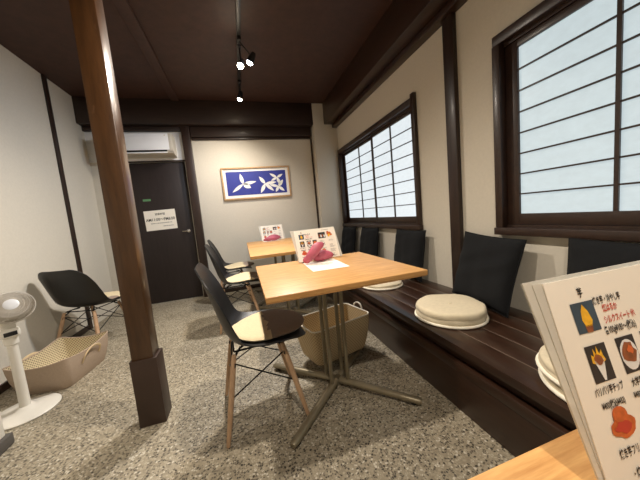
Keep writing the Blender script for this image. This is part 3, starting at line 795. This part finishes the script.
pic = thing('framed_picture', 'wide light-wood framed blue picture with white leaf shapes', 'picture', (.2875, YF, 1.53)); pw, phh = .962, .45
bm = B()
for lo, hi in (((-pw/2,-.028,-phh/2),(pw/2,-.0005,-phh/2+.022)), ((-pw/2,-.028,phh/2-.022),(pw/2,-.0005,phh/2)), ((-pw/2,-.028,-phh/2+.0221),(-pw/2+.022,-.0005,phh/2-.0221)), ((pw/2-.022,-.028,-phh/2+.0221),(pw/2,-.0005,phh/2-.0221))): box(bm, lo, hi, .002)
obj('frame', bm, 'lightwood', pic)
bm = B(); box(bm, (-pw/2+.0225,-.012,-phh/2+.0225),(pw/2-.0225,-.0005,phh/2-.0225)); obj('mat_board', bm, 'artwhite', pic)
bm = B(); ax, az = pw/2-.06, phh/2-.06; box(bm, (-ax,-.0135,-az),(ax,-.0125,az))
def leaf(cx, cz, L, W, ang):
    pts = []
    for k in range(17):
        s = k/16; pts.append((s*L, W*math.sin(PI*s)**.8*(1-.35*s)))
    for k in range(15, 0, -1):
        s = k/16; pts.append((s*L, -W*math.sin(PI*s)**.8*(1-.35*s)))
    c, s_ = math.cos(ang), math.sin(ang)
    poly(bm, [(cx+x*c-y*s_, -.0142, cz+x*s_+y*c) for x, y in pts], 1)
for cx, cz, leaves in ((-.20,-.01,((.19,.028,.15),(.15,.03,1.75),(.19,.026,3.75),(.12,.040,-.5))), (.11,-.02,((.17,.026,.1),(.13,.03,2.2),(.15,.03,4.2),(.16,.03,-.75))), (.29,.06,((.10,.022,.5),(.12,.022,2.6),(.11,.026,-1.2),(.10,.02,3.6))), (.30,-.07,((.11,.026,-.7),(.12,.03,.9),(.13,.024,2.9),(.09,.024,-2.1)))):
    for L, W, a in leaves: leaf(cx, cz, L, W, a)
obj('print', bm, ['artblue','artwhite'], pic)

# ================================================================== TRACK AND SPOTS
tr = thing('lighting_track', 'black lighting track running along the dark ceiling', 'light track', (.165, 0, ZC))
bm = B(); box(bm, (-.017,-1.1,-.022), (.017,3.56,-.0005), .002); obj('rail', bm, 'track', tr)
bm = B(); box(bm, (-.020,3.56,-.024), (.020,3.585,-.0005), .002); obj('end_cap', bm, 'track', tr)
def spot(label, y, dx, target, lens, power, color, angle=120, zoff=.15, side=0):
    s = thing('track_spotlight', label, 'spotlight', (.165, y, ZC-.0222), 0, 'small track spotlights')
    bm = B(); box(bm, (-.015,-.035,-.028), (.015,.035,-.0004), .003); obj('adapter', bm, 'track', s)
    piv = Vector((dx, 0, -zoff)); d = (Vector(target)-(Vector(s.location)+piv)).normalized()
    bm = B(); tube(bm, [(0,0,-.027), (dx*.5,0,-zoff*.45), piv-d*.02], .006, 8); obj('arm', bm, 'track', s)
    HMx = Matrix.Translation(piv) @ d.to_track_quat('Z','Y').to_matrix().to_4x4()
    bm = B(); lathe(bm, [(0,-.06),(.018,-.058),(.024,-.04),(.030,.0),(.031,.028),(.028,.028),(.026,.008),(0,.006)], 24); h = obj('lamp_head', bm, 'track', s, matrix=HMx, ang=40)
    bm = B(); lathe(bm, [(0,.050),(.014,.047),(.022,.039),(.0255,.028),(.0255,.0085),(0,.0085)], 24); obj('lens', bm, lens, h)
    L = bpy.data.lights.new('spot_beam', 'SPOT'); L.energy = power; L.color = color; L.spot_size = math.radians(angle); L.spot_blend = .85; L.shadow_soft_size = .03
    lo = bpy.data.objects.new('spot_beam', L); COL.objects.link(lo); lo.parent = s
    lo.matrix_local = Matrix.Translation(piv+d*.058) @ (-d).to_track_quat('Z','Y').to_matrix().to_4x4()
    return s
WARM = (1, .89, .75); COOL = (.80, .88, 1)
P1, P2, P3, P4 = 68, 38, 42, 53
spot('bright warm track spotlight, the brightest of the three on the ceiling', 2.585, -.002, (-.35,1.3,.3), 'bulbwarm', P1, WARM, 150, .165)
spot('cool white track spotlight just beside the bright warm one', 2.50, .085, (-.9,2.9,.4), 'bulbcool', P2, COOL, 150, .165)
spot('small warm track spotlight farthest along, before the far beam', 3.235, -.01, (-.35,3.5,.6), 'bulbwarm', P3, WARM, 150, .165)
spot('warm track spotlight overhead beyond the top of the picture', 1.15, 0, (-.25,1.0,.0), 'bulbwarm', P4, WARM, 150, .165)
spot('warm track spotlight behind the viewer on the ceiling track', -.25, 0, (-.2,.3,.0), 'bulbwarm', P4*.9, WARM, 150, .165)

# ================================================================== WORLD, CAMERA, VIEW
w = bpy.data.worlds.new('World'); SC.world = w; w.use_nodes = True
w.node_tree.nodes['Background'].inputs[0].default_value = (.6,.7,.8,1); w.node_tree.nodes['Background'].inputs[1].default_value = .3
cam = bpy.data.cameras.new('camera'); co = bpy.data.objects.new('camera', cam); COL.objects.link(co)
cam.sensor_width = 36; cam.lens = 262.18*36/640; cam.clip_start = .02
yaw, pitch, roll, h = -.2833, .1009, -.0928, 1.0064
cy, sy = math.cos(yaw), math.sin(yaw)
fwd = Vector((-sy*math.cos(pitch), cy*math.cos(pitch), -math.sin(pitch))); rgt = Vector((cy, sy, 0)); up = rgt.cross(fwd)
c, s = math.cos(roll), math.sin(roll); r_ = c*rgt+s*up; u_ = -s*rgt+c*up
co.matrix_world = Matrix(((r_.x,u_.x,-fwd.x,0),(r_.y,u_.y,-fwd.y,0),(r_.z,u_.z,-fwd.z,h),(0,0,0,1)))
SC.camera = co
SC.view_settings.view_transform = 'Standard'; SC.view_settings.look = 'None'
SC.view_settings.exposure = 0.85; SC.view_settings.gamma = 1; SC.view_settings.use_curve_mapping = False
